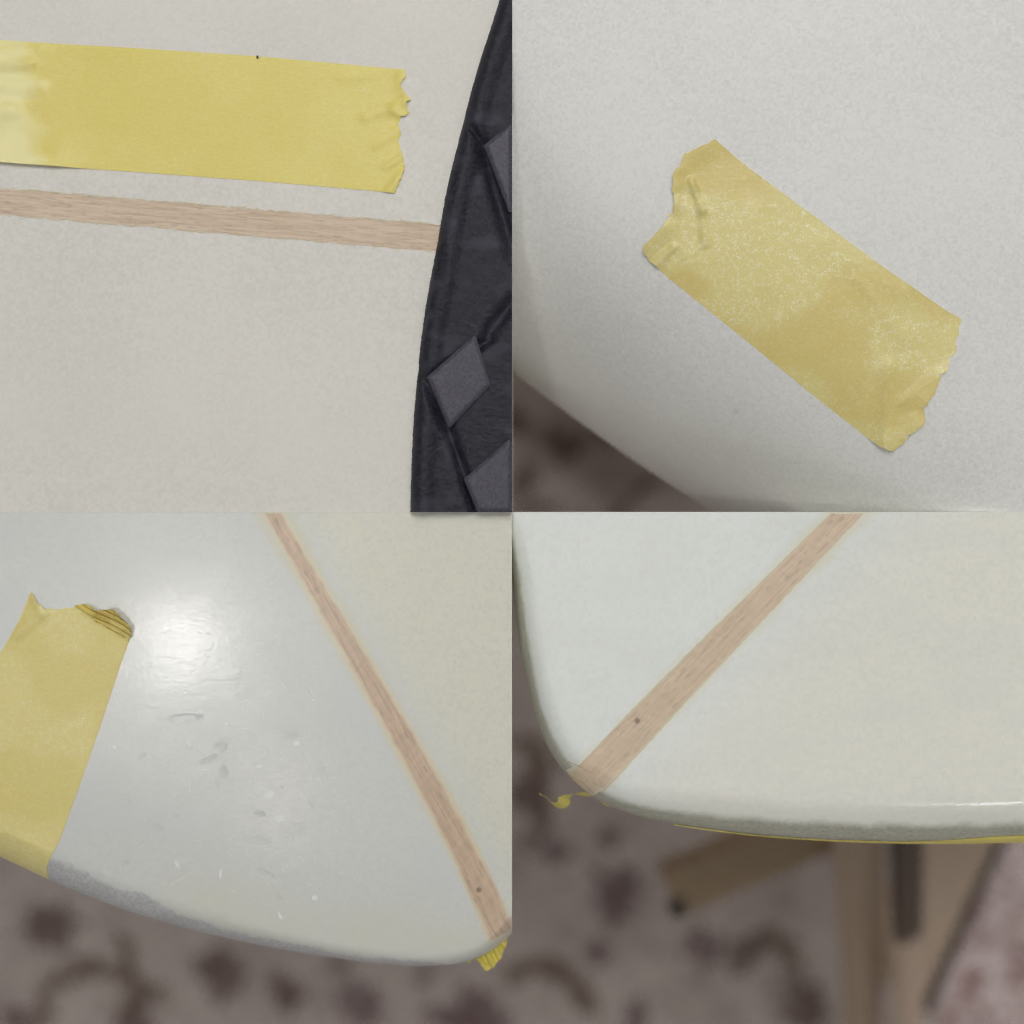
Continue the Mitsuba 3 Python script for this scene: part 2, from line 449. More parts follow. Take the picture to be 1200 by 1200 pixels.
scene['mat_chip_white'] = two({'type': 'principled', 'base_color': {'type': 'rgb', 'value': [.74, .75, .74]}, 'roughness': .45, 'specular': .4})
scene['mat_chip_grey'] = two({'type': 'principled', 'base_color': {'type': 'rgb', 'value': [.545, .55, .525]}, 'roughness': .35, 'specular': .5})
scene['mat_chip_amber'] = two({'type': 'principled', 'base_color': {'type': 'rgb', 'value': [.585, .585, .54]}, 'roughness': .35, 'specular': .5})
scene['mat_scratch'] = two({'type': 'principled', 'base_color': {'type': 'rgb', 'value': [.74, .74, .72]}, 'roughness': .35, 'specular': .4})
scene['mat_crack'] = two({'type': 'principled', 'base_color': {'type': 'rgb', 'value': [.56, .46, .32]}, 'roughness': .5})
scene['mat_dirt'] = two({'type': 'principled', 'base_color': {'type': 'rgb', 'value': [.03, .03, .03]}, 'roughness': .6})


def beech(a, b, light, dark):
    f0 = wood(a, b, light, dark, (), 8.0)
    return two({'type': 'principled', 'base_color': proc(f0), 'roughness': .5, 'specular': .35})


scene['mat_trestle'] = beech((114, -108), (146, -210), (.39, .30, .215), (.31, .23, .16))
scene['mat_trestle_pale'] = beech((146, -210), (160, -260), (.60, .475, .365), (.50, .385, .29))
scene['mat_trestle_brown'] = beech((54, -129), (106, -110), (.31, .228, .145), (.245, .175, .105))
scene['mat_trestle_shade'] = beech((146, -200), (180, -120), (.12, .088, .068), (.085, .062, .048))  # shade tone, put on two dark bars of the trestle
scene['mat_bolt'] = two({'type': 'principled', 'base_color': {'type': 'rgb', 'value': [.06, .048, .036]}, 'roughness': .45, 'metallic': .6})

# ------------------------------------------------------------------ the rug (setting)
FZ = -450.0
RS = (HM - FZ) / HM / 6
rng = random.Random(4)


def fl(x, y):
    return (x - 600) * RS, (600 - y) * RS


# rosettes of the rug: place and size in millimetres, tone
flowers = [(*fl(262, 1142), 13, 0), (*fl(336, 1162), 8.5, 0), (*fl(425, 1172), 11, 1), (*fl(60, 1082), 13, 0), (*fl(398, 1125), 5, 1), (*fl(500, 1140), 5, 1), (*fl(560, 1200), 17, 1),
           (*fl(512, 1192), 8, 1), (*fl(160, 1196), 10, 0), (*fl(15, 1195), 8, 0), (*fl(652, 995), 8, 1), (*fl(715, 980), 5, 1), (*fl(722, 1052), 15, 1), (*fl(700, 1120), 7, 1), (*fl(822, 1108), 11, 1), (*fl(745, 1190), 8, 1),
           (*fl(870, 1120), 8, 0), (*fl(938, 1178), 13, 0), (*fl(620, 930), 12, 0), (*fl(606, 497), 7, 0), (*fl(660, 522), 11, 0), (*fl(612, 560), 8, 0), (*fl(720, 500), 9, 0), (*fl(620, 592), 5, 1), (*fl(640, 594), 4, 1), (*fl(668, 880), 6, 1)]
while len(flowers) < 46:
    x, y = rng.uniform(-900, 900), rng.uniform(-900, 900)
    if abs(x) > 290 or abs(y) > 290:
        flowers.append((x, y, rng.uniform(16, 40), rng.randrange(2)))
# vines: (centre, radius, from angle, to angle, half width) in millimetres
vines = [(*fl(120, 1212), 33, .4, 3.3, 4.2), (*fl(100, 1150), 26, -.7, .9, 3.6), (*fl(628, 1190), 25, .2, 2.2, 4.2), (*fl(800, 650), 38, 1.9, 3.6, 4.0), (*fl(560, 930), 33, -.9, .9, 5.0), (*fl(880, 1160), 26, .3, 1.6, 5)]


def rug(p, n, uv):
    x, y = p.x * 1000, p.y * 1000
    wx = x + 10 * (noise(x / 6, y / 7, 1.0) - .5) + 2.5 * (noise(x / 2.5, y / 2.5, 2.0) - .5)
    wy = y + 10 * (noise(x / 6, y / 7, 5.0) - .5) + 2.5 * (noise(x / 2.5, y / 2.5, 6.0) - .5)
    sprig = smoothstep(.60, .70, fbm(wx / 9, wy / 9, 13.0, 3))
    cream = smoothstep(.58, .70, fbm(wx / 14, wy / 14, 23.0, 3))
    c = mix((.350, .292, .268), (.445, .382, .355), fbm(x / 30, y / 30, 3.0, 3))
    c = mix(c, (.46, .41, .38), .32 * cream)
    c = mix(c, (.165, .115, .10), .28 * sprig)
    tones = [(.098, .060, .053), (.108, .066, .068), (.066, .050, .036)]
    for fx, fy, r, k in flowers:
        dx, dy = wx - fx, wy - fy
        d = dr.sqrt(dx * dx + dy * dy)
        lobes = r * (1 + .14 * dr.sin(6 * dr.atan2(dy, dx) + fx))
        m = 1 - smoothstep(.82, 1.05, d / lobes)
        ring = smoothstep(.30, .42, d / lobes) * (1 - smoothstep(.55, .68, d / lobes)) * (.4 + .6 * dr.square(dr.cos(3 * dr.atan2(dy, dx) + fy)))
        c = mix(c, tones[k], m * (.92 - .45 * ring))
    for fx, fy, r, a0, a1, w in vines:
        dx, dy = wx - fx, wy - fy
        d = dr.abs(dr.sqrt(dx * dx + dy * dy) - r)
        a = dr.atan2(dy, dx)
        c = mix(c, (.125, .086, .064), .85 * (1 - smoothstep(w * .7, w * 1.15, d)) * smoothstep(a0 - .08, a0, a) * (1 - smoothstep(a1, a1 + .08, a)))
    # pinkish mottled pile, brighter light on this side painted in as a paler zone
    b = (x - 200) * .80 + (y + 190) * .16
    mott = .5 * noise(x / 5.0, y / 5.0, 9.0) + .5 * noise(x / 2.4, y / 2.4, 11.0)
    lit_pile = mix((.68, .58, .56), (.34, .22, .215), smoothstep(.38, .66, mott))
    c = mix(c, lit_pile, smoothstep(-8, 4, b))
    floor_shade = 1 - smoothstep(75, 100, dr.sqrt(dr.square(wx - 60) + dr.square(wy - 95)))  # shade on the floor below the second board painted as a darker patch
    c = c * mix((1, 1, 1), (.56, .52, .50), floor_shade)
    pile = noise(x / 1.6, y / 1.6, 20.0)
    return c * (1.0 + .42 * pile)


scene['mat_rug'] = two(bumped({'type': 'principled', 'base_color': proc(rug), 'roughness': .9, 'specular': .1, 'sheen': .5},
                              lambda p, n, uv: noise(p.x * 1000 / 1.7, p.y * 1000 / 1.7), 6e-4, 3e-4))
g = np.linspace(-1800, 1800, 31)
gx, gy = np.meshgrid(g, g)
q = np.stack([gx.ravel(), gy.ravel()], 1)
zz = FZ + 1.2 * nz(q, 90, 3)
i = np.arange(30)[:, None] * 31 + np.arange(30)[None]
f = np.stack([i, i + 1, i + 32, i + 31], -1).reshape(-1, 4)
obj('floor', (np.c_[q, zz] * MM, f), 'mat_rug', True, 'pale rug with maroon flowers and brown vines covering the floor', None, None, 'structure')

# ------------------------------------------------------------------ the boards
G = 0.012                                   # half the joint between neighbouring boards
DS = (.02, .06, .14, .28, .5, .8, 1.2, 1.7, 2.3, 3, 3.8, 4.7, 5.7)


def box(x0, y0, x1, y1):
    return sg.box(x0, y0, x1, y1)


# first board
def deck1(p):
    p = np.atleast_2d(p)
    _, ac = (p - ST1[0]) @ (ST1[1] - ST1[0]) / np.linalg.norm(ST1[1] - ST1[0]), None
    u = (ST1[1] - ST1[0]) / np.linalg.norm(ST1[1] - ST1[0])
    ac = (p - ST1[0]) @ np.array([-u[1], u[0]])
    return -ac ** 2 / 5200 + .10 * nz(p, 14, 2, 2)


b1 = obj('surfboard', slab(box(-250, G, -G, 230), deck1, lambda p: np.full(len(p), -46.0), 1.3, 1.3), 'mat_board_cream', True,
         'cream surfboard piece with a wooden stringer running under the black grip pad', 'surfboard')

# second board: falls away to its thick rail at the lower left
Z2 = -35.0
out2 = curve(P([(420, 285), (510, 360), (600, 433), (690, 500), (770, 556), (850, 607), (960, 698), (1080, 810)], Z2))
r2 = Rail(out2, [(400, -60), (400, 400), (-60, 400)])


def deck2(p):
    p = np.atleast_2d(p)
    d = np.maximum(r2.d(p), 0)
    s = np.clip(1 - d / 120, 0, 1)
    # slope .05 inland growing to .42 near the rail
    base = -0.05 * (120 - np.minimum(d, 120)) - 9.0 * s ** 2.6
    ref = -0.05 * 74 - 9.0 * (74 / 120) ** 2.6 - 1.6
    return base - ref - 29 * np.clip(1 - d / 52, 0, 1) ** 3.3 + quarter(d, 4, 3) + .06 * nz(p, 16, 8, 2)


poly2 = r2.poly.intersection(box(G, G, 250, 230))
apex2 = float(deck2(out2[len(out2) // 3:len(out2) // 3 + 1])[0])
b2 = obj('surfboard_001', slab(poly2, deck2, lambda p: apex2 - .05 - 18 * np.sqrt(np.clip(np.maximum(r2.d(p), 0) / 22, 0, 1) * (2 - np.clip(np.maximum(r2.d(p), 0) / 22, 0, 1))), 1.3, 1.0,
                               r2.rings(DS + (7, 8.5, 10, 12, 14, 16, 18), 4)), 'mat_board_grey', True,
         'grey white surfboard piece without a stringer, its thick rail falling away over the dark rug', 'surfboard')

# third board: the nose with sanded rail
r3 = Rail(out3, [(60, 80), (-500, 80)])


def deck3(p):
    p = np.atleast_2d(p)
    d = np.maximum(r3.d(p), 0)
    wid = 8.5 - 4.0 * np.clip((p[:, 0] + 85) / 65, 0, 1)
    return -.012 * np.maximum(30 - d, 0) - 2.0 * np.clip(1 - d / 26, 0, 1) ** 2 - 6.6 * np.clip(1 - d / wid, 0, 1) ** 1.8 + quarter(d, 2.6, 3.0) + .03 * nz(p, 14, 5, 1)


poly3 = r3.poly.intersection(box(-250, -250, -G, -G))
b3 = obj('surfboard_002', slab(poly3, deck3, lambda p: -12.2 - 9 * np.sqrt(1 - np.clip(1 - np.maximum(r3.d(p), 0) / 14, 0, 1) ** 2), 1.2, .8, r3.rings(DS, 3)), 'mat_board_glossy', True,
         'glossy scratched surfboard nose with chipped resin and a grey sanded rail', 'surfboard')

# fourth board: pale nose with a corner to the left
Z4 = -8.5
OUT4 = [(560, 560), (590, 630), (600, 676), (607, 740), (618, 800), (636, 862), (655, 896), (676, 919), (708, 941), (752, 957), (810, 968), (880, 977), (960, 983), (1060, 986.5), (1200, 985), (1400, 975), (1750, 940)]
out4 = curve(P(OUT4, Z4))
r4 = Rail(out4, [(300, 60), (-20, 60)])


def deck4(p):
    p = np.atleast_2d(p)
    d = np.maximum(r4.d(p), 0)
    u = np.clip(p[:, 0] / 85, 0, 1)
    a = 4.2 + 5.8 * np.clip(u * 2.2, 0, 1)
    return -.02 * np.maximum(40 - d, 0) - .8 * np.clip(1 - d / 24, 0, 1) ** 2 - 5.3 * np.clip(1 - d / a, 0, 1) ** (2.3 - .8 * u) + quarter(d, 1.2, 1.4) + .06 * nz(p, 15, 11, 2)


poly4 = r4.poly.intersection(box(G, -250, 250, -G))
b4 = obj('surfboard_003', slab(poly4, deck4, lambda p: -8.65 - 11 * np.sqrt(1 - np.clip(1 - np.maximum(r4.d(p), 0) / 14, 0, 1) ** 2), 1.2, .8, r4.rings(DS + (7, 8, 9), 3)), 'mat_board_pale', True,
         'pale white surfboard nose standing over the wooden trestle, stringer running into its corner', 'surfboard')


# stringers, laid in proud of the decks by a hair
def stringer(key, pts, widths, deck, mat, h=.12, ragged=.10, clip=None, seed=3):
    c = PZ(pts, deck)
    t = np.r_[0, np.cumsum(np.linalg.norm(np.diff(c, axis=0), axis=1))]
    n = int(t[-1] / .35)
    s = np.linspace(0, t[-1], n)
    cx = CubicSpline(t, c)(s)
    w = np.interp(s, t, widths) / 12
    d = np.gradient(cx, axis=0)
    d /= np.linalg.norm(d, axis=1, keepdims=True)
    nn = np.stack([-d[:, 1], d[:, 0]], 1)
    rg = np.random.default_rng(seed)
    e = [np.convolve(rg.normal(0, 1, n), [.25, .5, .25], 'same') * ragged + 1.2 * ragged * nz(np.c_[s, s * 0 + 3 * j], 4, seed + j) for j in (0, 1)]
    lo, hi = -w + e[0], w + e[1]
    poly = sg.Polygon(np.vstack([cx + nn * hi[:, None], (cx + nn * lo[:, None])[::-1]])).buffer(0)
    if clip is not None:
        poly = poly.intersection(clip)
    if poly.geom_type != 'Polygon':
        poly = max(poly.geoms, key=lambda q: q.area)
    k = obj(key, slab(poly, lambda p: deck(p) + h, lambda p: deck(p) - 1.0, .6, .35), mat, True)
    return poly


sp1 = stringer(b1 + '__stringer', [(-900, 162), (0, 236), (250, 257), (500, 278), (590, 285.5)], [30, 30, 31, 31, 31], deck1, 'mat_stringer_raw', .10, .10, box(-250, G, -G, 230))
# torn cloth fringe along both edges of the raw stringer
rg = np.random.default_rng(8)
tris_v, tris_f = [], []
u1 = (ST1[1] - ST1[0]) / np.linalg.norm(ST1[1] - ST1[0])
n1 = np.array([-u1[1], u1[0]])
for k in range(900):
    a = ST1[0] + u1 * rg.uniform(-100, 92) + n1 * rg.choice([-1, 1]) * (2.6 + rg.normal(0, .14))
    th = rg.normal(0, .25)
    dd = u1 * math.cos(th) + n1 * math.sin(th)
    L, w = rg.uniform(.4, 1.3), rg.uniform(.05, .12)
    nn = np.array([-dd[1], dd[0]])
    quad = np.array([a - dd * L, a - nn * w, a + dd * L, a + nn * w])
    z = deck1(quad) + .07
    top = deck1(a[None])[0] + .20
    base = len(tris_v)
    tris_v += [[*quad[j], z[j]] for j in range(4)] + [[*a, top]]
    tris_f += [[base + j, base + (j + 1) % 4, base + 4] for j in range(4)]
obj(b1 + '__cloth_fringe', (np.array(tris_v) * MM, np.array(tris_f)), 'mat_fringe', False, None, None, None, 'stuff')

stringer(b3 + '__stringer', MID3, [18, 20, 24, 29, 32, 34, 34, 34], deck3, 'mat_stringer_dark', .05, .05,
         poly3.buffer(-.25).intersection(box(-250, -250, -G, -G)))
stringer(b4 + '__stringer', MID4, [22, 28, 37, 42, 44], deck4, 'mat_stringer_pale', .05, .06, poly4.buffer(-.3))
tip = sg.Polygon(PZ([(657, 894), (668, 894), (684, 902), (700, 913), (712, 926), (713, 938), (700, 936), (684, 925), (670, 912)], deck4)).intersection(poly4.buffer(-.2)).intersection(sg.LineString(P([(780, 822), (660, 945)])).buffer(3.7))
crack = sg.LineString(PZ([(656, 893), (668, 893), (682, 899), (697, 908)], deck4)).buffer(.04)
obj(b4 + '__crack', slab(crack.intersection(poly4), lambda p: deck4(p) + .30, lambda p: deck4(p) - .3, .3, .3), 'mat_crack', True)
obj(b4 + '__stringer_tip', slab(tip, lambda p: deck4(p) + .10 + .16 * nz(p, 1.2, 3), lambda p: deck4(p) - .6, .4, .3), 'mat_stringer_tip', True, 'pale split tip of the stringer at the nose')

# chips, flakes and scratches of the third board
chips = [([(251, 915), (255, 912), (258, 918), (256, 925), (253, 922)], 'amber'), ([(366, 1050), (370, 1049), (372, 1053), (368, 1055), (366, 1053)], 'white'), ([(297, 953), (309, 951), (311, 956), (303, 955)], 'grey'),
         ([(326, 1068), (330, 1074), (331, 1077), (328, 1076)], 'white'), ([(257, 1020), (260, 1019), (259, 1029), (257, 1028)], 'white'), ([(257, 872), (263, 871), (264, 877), (258, 877)], 'amber'), ([(263, 848), (267, 847), (266, 850)], 'white'), ([(344, 870), (349, 868), (351, 872), (346, 874)], 'white'), ([(300, 899), (305, 896), (306, 900)], 'white'), ([(219, 870), (224, 872), (222, 875)], 'white'),
         ([(205, 1008), (208, 1012), (211, 1018), (206, 1013)], 'white'), ([(132, 875), (135, 874), (135, 877)], 'white'), ([(310, 930), (318, 926), (322, 931), (315, 936)], 'white'), ([(322, 958), (330, 955), (333, 961), (326, 964)], 'white')]
rg = np.random.default_rng(5)
for pts, kind in chips:
    poly = sg.Polygon(PZ(pts, deck3)).buffer(.06)
    cx = np.array(poly.centroid.coords[0])
    sl = rg.normal(0, .05, 2)
    m = slab(poly, lambda p: deck3(p) + .05 + (p - cx) @ sl * .4, lambda p: deck3(p) - .15, .5, .3)
    obj(b3 + '__chip', m, 'mat_chip_' + kind, 30)
sv, sf = [], []


def scratch(a, b, w, h, deck):
    """a hairline ridge of lifted resin from a to b (mm)"""
    a, b = np.asarray(a), np.asarray(b)
    d = b - a
    L = np.linalg.norm(d)
    nn = np.array([-d[1], d[0]]) / L
    m = (a + b) / 2 + nn * L * rg.uniform(-.04, .04)
    pts = np.array([a, m - nn * w, b, m + nn * w])
    base = len(sv)
    z = deck(pts) + .01
    sv.extend([[*pts[j], z[j]] for j in range(4)] + [[*m, deck(m[None])[0] + h]])
    sf.extend([[base + j, base + (j + 1) % 4, base + 4] for j in range(4)])


for (x0, y0, x1, y1) in [(155, 785, 190, 782), (190, 784, 240, 796), (240, 796, 292, 800), (250, 770, 300, 790), (180, 770, 220, 772), (290, 915, 330, 935), (300, 935, 345, 960), (338, 990, 345, 1020), (232, 890, 256, 884),
                         (205, 1005, 212, 1015), (190, 1040, 232, 1018), (300, 900, 345, 905), (310, 960, 320, 975), (285, 925, 310, 945), (350, 925, 368, 950), (228, 900, 250, 903), (275, 990, 285, 986), (260, 800, 285, 790)]:
    q = PZ([(x0, y0), (x1, y1)], deck3)
    scratch(q[0], q[1], .06, .03, deck3)
for k in range(420):
    c = P([(330 + rg.normal(0, 38), 945 + rg.normal(0, 42))])[0] if k < 230 else P([(235 + rg.normal(0, 55), 775 + rg.normal(0, 30))])[0] if k < 320 else P([(rg.uniform(120, 420), rg.uniform(760, 1060))])[0]
    th, L = rg.uniform(0, np.pi), rg.uniform(.6, 3.2)
    if 230 <= k < 320:
        th = rg.normal(.1, .35)
    v = np.array([math.cos(th), math.sin(th)]) * L / 2
    if r3.d(c[None])[0] > 8:
        scratch(c - v, c + v, rg.uniform(.02, .05), .02, deck3)
obj(b3 + '__scratches', (np.array(sv) * MM, np.array(sf)), 'mat_scratch', False, 'fine hairline scratches in the resin', None, None, 'stuff')
# two small chips of the fourth board
for pts in [[(646, 660), (651, 659), (654, 663), (650, 667), (646, 664)], [(611, 642), (615, 641), (616, 646), (612, 647)], [(1024, 891), (1030, 888), (1029, 892)]]:
    obj(b4 + '__chip', slab(sg.Polygon(PZ(pts, deck4)).buffer(.06), lambda p: deck4(p) + .12, lambda p: deck4(p) - .1, .4, .3), 'mat_chip_white', 30)

# ------------------------------------------------------------------ the black grip pad
pad_line = curve(P([(596, -60), (584, 0), (560, 76), (540, 152), (523, 222), (511, 290), (499, 355), (490, 425), (484, 495), (481, 560), (480, 640)], 2))
rp = Rail(pad_line, [(80, -60), (80, 160)])
rp_poly = rp.poly.intersection(box(-60, G, -G, 108))


def ridge(p, a, b, w):
    """distance-based groove profile along segment a-b (photo units)"""
    a, b = P([a], 4)[0], P([b], 4)[0]
    t = np.clip(((p - a) @ (b - a)) / ((b - a) @ (b - a)), 0, 1)
    return np.exp(-(np.linalg.norm(p - a - t[:, None] * (b - a), axis=1) / w) ** 2)


GROOVES = [((492, 430), (524, 500), 1.1), ((524, 500), (546, 562), .9), ((546, 562), (562, 610), 1.2), ((553, 148), (566, 168), .6), ((566, 168), (584, 230), 1.5), ((584, 230), (602, 300), 1.4),
           ((575, 395), (505, 440), 1.0), ((600, 352), (572, 390), 1.3)]


def padtop(p):
    p = np.atleast_2d(p)
    d = np.maximum(rp.d(p), 0)
    lip = 3.6 + quarter(d, 2.6, 3.4)
    z = lip - .9 * (1 / (1 + np.exp(-(d - 4.2 - .35 * nz(p, 7, 3)) / .5))) + .25 * nz(p, 2.2, 6) + .35 * nz(p, 9, 9)
    z = z - 1.5 * np.max([ridge(p, a, b, w) for a, b, w in GROOVES], axis=0)
    leaf = np.exp(-((np.linalg.norm((p - P([(517, 314)], 4)[0]) / np.array([1.0, 2.6]), axis=1)) / 1.2) ** 4)
    return z + deck1(p) - .35 * leaf


rag = Rail(pad_line, [(80, -60), (80, 160)])
edge = pad_line + rag.n * (np.random.default_rng(2).normal(0, .05, len(pad_line)) + .22 * nz(np.c_[np.arange(len(pad_line)) * .25, np.zeros(len(pad_line))], 1.6, 2))[:, None]
pad_poly = sg.Polygon(np.vstack([edge, [(80, -60), (80, 160)]])).buffer(0).intersection(box(-60, G, -G, 108))
obj('grip_pad', slab(pad_poly, padtop, lambda p: deck1(p) - .05, .45, .3, rp.rings((.1, .25, .5, .8, 1.2, 1.7, 2.2, 2.7), 2)), 'mat_pad', True,
    'black foam grip pad with raised diamonds stuck on the cream surfboard', 'grip pad')
for pts in [[(500, 441), (557, 391), (575, 451), (526, 502)], [(543, 561), (597, 514), (640, 572), (580, 650)], [(567, 169), (640, 110), (655, 240), (604, 268)]]:
    poly = sg.Polygon(P(pts, 4.0)).intersection(box(-60, G, -G - .02, 108)).buffer(-.35).buffer(.35)
    dist = lambda p, e=poly.exterior: shapely.distance(shapely.points(p), e)
    cx = np.array(poly.centroid.coords[0])
    top = lambda p: 3.75 - .5 * np.clip(1 - dist(p) / .6, 0, 1) ** 2 + .10 * nz(p, 3, 5) + (p - cx) @ np.array([.02, .01]) + deck1(p)
    obj('grip_pad__diamond', slab(poly, top, lambda p: deck1(p) + 1.0, .5, .35), 'mat_pad_diamond', 40)

# ------------------------------------------------------------------ masking tape
def seg_bump(p, a, b, w, deck=None):
    a, b = P([a])[0], P([b])[0]
    t = np.clip(((p - a) @ (b - a)) / ((b - a) @ (b - a)), 0, 1)
    return np.exp(-(np.linalg.norm(p - a - t[:, None] * (b - a), axis=1) / w) ** 2)


def roughen(pts, amp, step=2.5, seed=0):
    """torn paper: jitter along a polyline in photo units"""
    rgx = np.random.default_rng(seed)
    out = []
    for a, b in zip(pts[:-1], pts[1:]):
        a, b = np.array(a, float), np.array(b, float)
        n = max(1, int(np.linalg.norm(b - a) / step))
        for k in range(n):
            out.append(a + (b - a) * k / n + rgx.normal(0, amp, 2))
    out.append(np.array(pts[-1], float))
    return [tuple(q) for q in out]


def tape(pts, deck, lift, mat, label, step=.45, thick=.11):
    poly = sg.Polygon(PZ(pts, deck)).buffer(0)
    if poly.geom_type != 'Polygon':
        poly = max(poly.geoms, key=lambda q: q.area)
    top = lambda p: deck(p) + thick + .05 + lift(p)
    return obj('masking_tape', slab(poly, top, lambda p: top(p) - thick, step, .3), mat, True, label, 'masking tape')


# long strip above the stringer
def lift1(p):
    z = .035 * (nz(p, 3.2, 4) + .5)
    for a, b, w, h in [((-60, 70), (34, 74), 1.3, .55), ((-60, 88), (42, 86), .9, -.12), ((-60, 104), (46, 103), 1.2, .4), ((-60, 128), (12, 130), 1.6, .75), ((-60, 60), (45, 58), 1.0, .3),
                       ((-60, 196), (60, 196), 3.6, .75), ((428, 138), (480, 118), .9, .22), ((400, 92), (440, 86), .8, .12), ((440, 170), (470, 152), .8, .16), ((452, 196), (474, 182), .6, .2), ((455, 226), (474, 200), .8, .35), ((460, 130), (480, 140), .7, .35), ((470, 90), (476, 120), 1.0, .25)]:
        z = z + 1.25 * h * seg_bump(p, a, b, w * 1.25)
    return np.maximum(z, 0)


top1 = [(-420, 12), (-40, 44), (0, 47), (40, 50), (150, 56), (300, 66), (400, 75), (475, 82)]
end1 = roughen([(475, 82), (475, 90), (469, 99), (474, 108), (481, 117), (477, 125), (478, 133), (470, 138), (467, 148), (470, 156), (466, 166), (471, 178), (474, 190), (474, 200), (470, 210), (462, 227)], .9, 3.0, 1)
bot1 = [(455, 226), (440, 224), (300, 212), (150, 201), (30, 193.5), (0, 191), (-40, 188), (-420, 158)]
tape(top1 + end1[1:] + bot1, deck1, lift1, 'mat_tape_flat', 'long flat strip of yellow masking tape above the raw stringer, left of the black pad')


# short strip on the grey board
def lift2(p):
    z = .05 * (nz(p, 4.0, 14) + .5) + .16 * np.maximum(0, nz(p, 7, 23, 2)) * 2
    for a, b, w, h in [((808, 215), (822, 250), .55, .5), ((822, 250), (826, 285), .7, .35), ((835, 165), (800, 185), 2.2, .5), ((790, 205), (788, 240), 1.4, .6), ((752, 290), (775, 268), 1.7, .8), ((768, 310), (790, 290), .6, .55),
                       ((790, 230), (815, 236), .9, -.2), ((1040, 430), (1040, 525), 1.1, .40), ((1042, 528), (1075, 500), 1.8, .55), ((1085, 470), (1110, 440), 1.4, .5), ((1060, 470), (1095, 440), .9, .25), ((960, 290), (1050, 345), 2.5, .22),
                       ((1000, 330), (1060, 400), 1.0, .18), ((880, 250), (900, 330), 2.0, .2)]:
        z = z + 1.25 * h * seg_bump(p, a, b, w * 1.35)
    return np.maximum(z, 0)


L2 = roughen([(790, 332), (768, 313), (757, 303), (752, 294), (754, 288), (764, 280), (774, 268), (783, 256), (788, 248), (790, 236), (787, 222), (788, 206), (796, 194), (801, 182), (815, 175), (826, 171), (837, 164)], .7, 3, 2)
R2 = roughen([(1125, 376), (1124, 392), (1119, 402), (1121, 412), (1112, 420), (1111, 434), (1101, 440), (1098, 452), (1094, 462), (1088, 472), (1081, 480), (1083, 494), (1076, 504), (1064, 511), (1057, 521), (1042, 529)], .8, 3, 3)
tape(L2 + [(880, 199), (960, 258), (1040, 317), (1110, 365)] + R2 + [(1030, 524), (960, 469), (880, 404)], deck2, lift2, 'mat_tape_shiny',
     'short torn strip of shiny yellow masking tape lying diagonally on the grey white board', .4)


# wide strip over the rail of the glossy nose
def lift3(p):
    z = .03 * (nz(p, 3.0, 34) + .5)
    q = P([(92, 712), (152, 748)])
    u = (q[1] - q[0]) / np.linalg.norm(q[1] - q[0])
    ac = (p - q[0]) @ np.array([-u[1], u[0]])
    al = (p - q[0]) @ u
    curl = np.clip((ac + .8) / 4.0, 0, 1) * (1 / (1 + np.exp(-(al - .6) / .8)))
    pleat = .5 + .5 * np.sin(ac * 5.2 + .4 * np.sin(al * .9))
    z = z + 2.2 * curl ** 1.3 + .16 * pleat * (curl > 0) * np.clip(curl * 3, 0, 1)
    for a, b, w, h in [((20, 742), (52, 718), 1.2, .35), ((38, 695), (50, 720), 1.0, .4), ((10, 980), (60, 1000), 1.2, .15), ((40, 760), (75, 735), 1.0, .12)]:
        z = z + h * seg_bump(p, a, b, w)
    return np.maximum(z, 0)


T3 = roughen([(37, 694), (42, 700), (47, 708), (56, 713), (70, 715), (80, 713), (92, 709), (100, 711), (108, 709), (112, 716), (126, 715), (138, 716), (146, 725), (155, 733), (154, 744)], .8, 3, 4)
outer3 = sg.Polygon(np.vstack([out3 - r3.n * .16, [(60, 80), (-500, 80)]])).buffer(0)
tp = sg.Polygon(PZ(T3 + [(141, 780), (118, 850), (92, 925), (70, 985)], deck3).tolist() + P([(62, 1010), (50, 1060), (-120, 1010)], -7).tolist() + PZ([(-80, 920), (0, 766), (20, 733)], deck3).tolist()).intersection(outer3)
tp = tp if tp.geom_type == 'Polygon' else max(tp.geoms, key=lambda q: q.area)
top3 = lambda p: deck3(p) + .17 + lift3(p)
obj('masking_tape', slab(tp, top3, lambda p: np.where(r3.d(p) < .3, top3(p) - 2.2, top3(p) - .11), .45, .3, r3.rings((-.08, .02, .08, .2, .4, .7, 1.1, 1.6, 2.2, 3, 4), 2)), 'mat_tape_nose', True,
    'wide strip of yellow masking tape with curled corner, folded over the scratched rail', 'masking tape')

fold = sg.Polygon(PZ(roughen([(89, 709), (99, 708), (108, 708), (113, 714), (126, 714), (138, 714), (146, 723), (156, 733), (155, 747), (146, 746), (130, 738), (112, 727), (99, 717)], .6, 3, 9), deck3)).buffer(0)


def foldtop(p):
    q = P([(92, 712), (152, 742)])
    u = (q[1] - q[0]) / np.linalg.norm(q[1] - q[0])
    ac, al = (p - q[0]) @ np.array([-u[1], u[0]]), (p - q[0]) @ u
    return deck3(p) + .5 + lift3(p) + .26 * np.sin(ac * 5.6 + .9 * np.sin(al * .6) + .10 * al) + .12 * nz(p, 1.0, 3) - .25 * np.clip(al / 10, 0, 1)


obj('masking_tape_002__folded_corner', slab(fold, foldtop, lambda p: foldtop(p) - .25, .22, .22), 'mat_tape_fold', True, 'pleated corner folded over, its shade put into a darker colour')

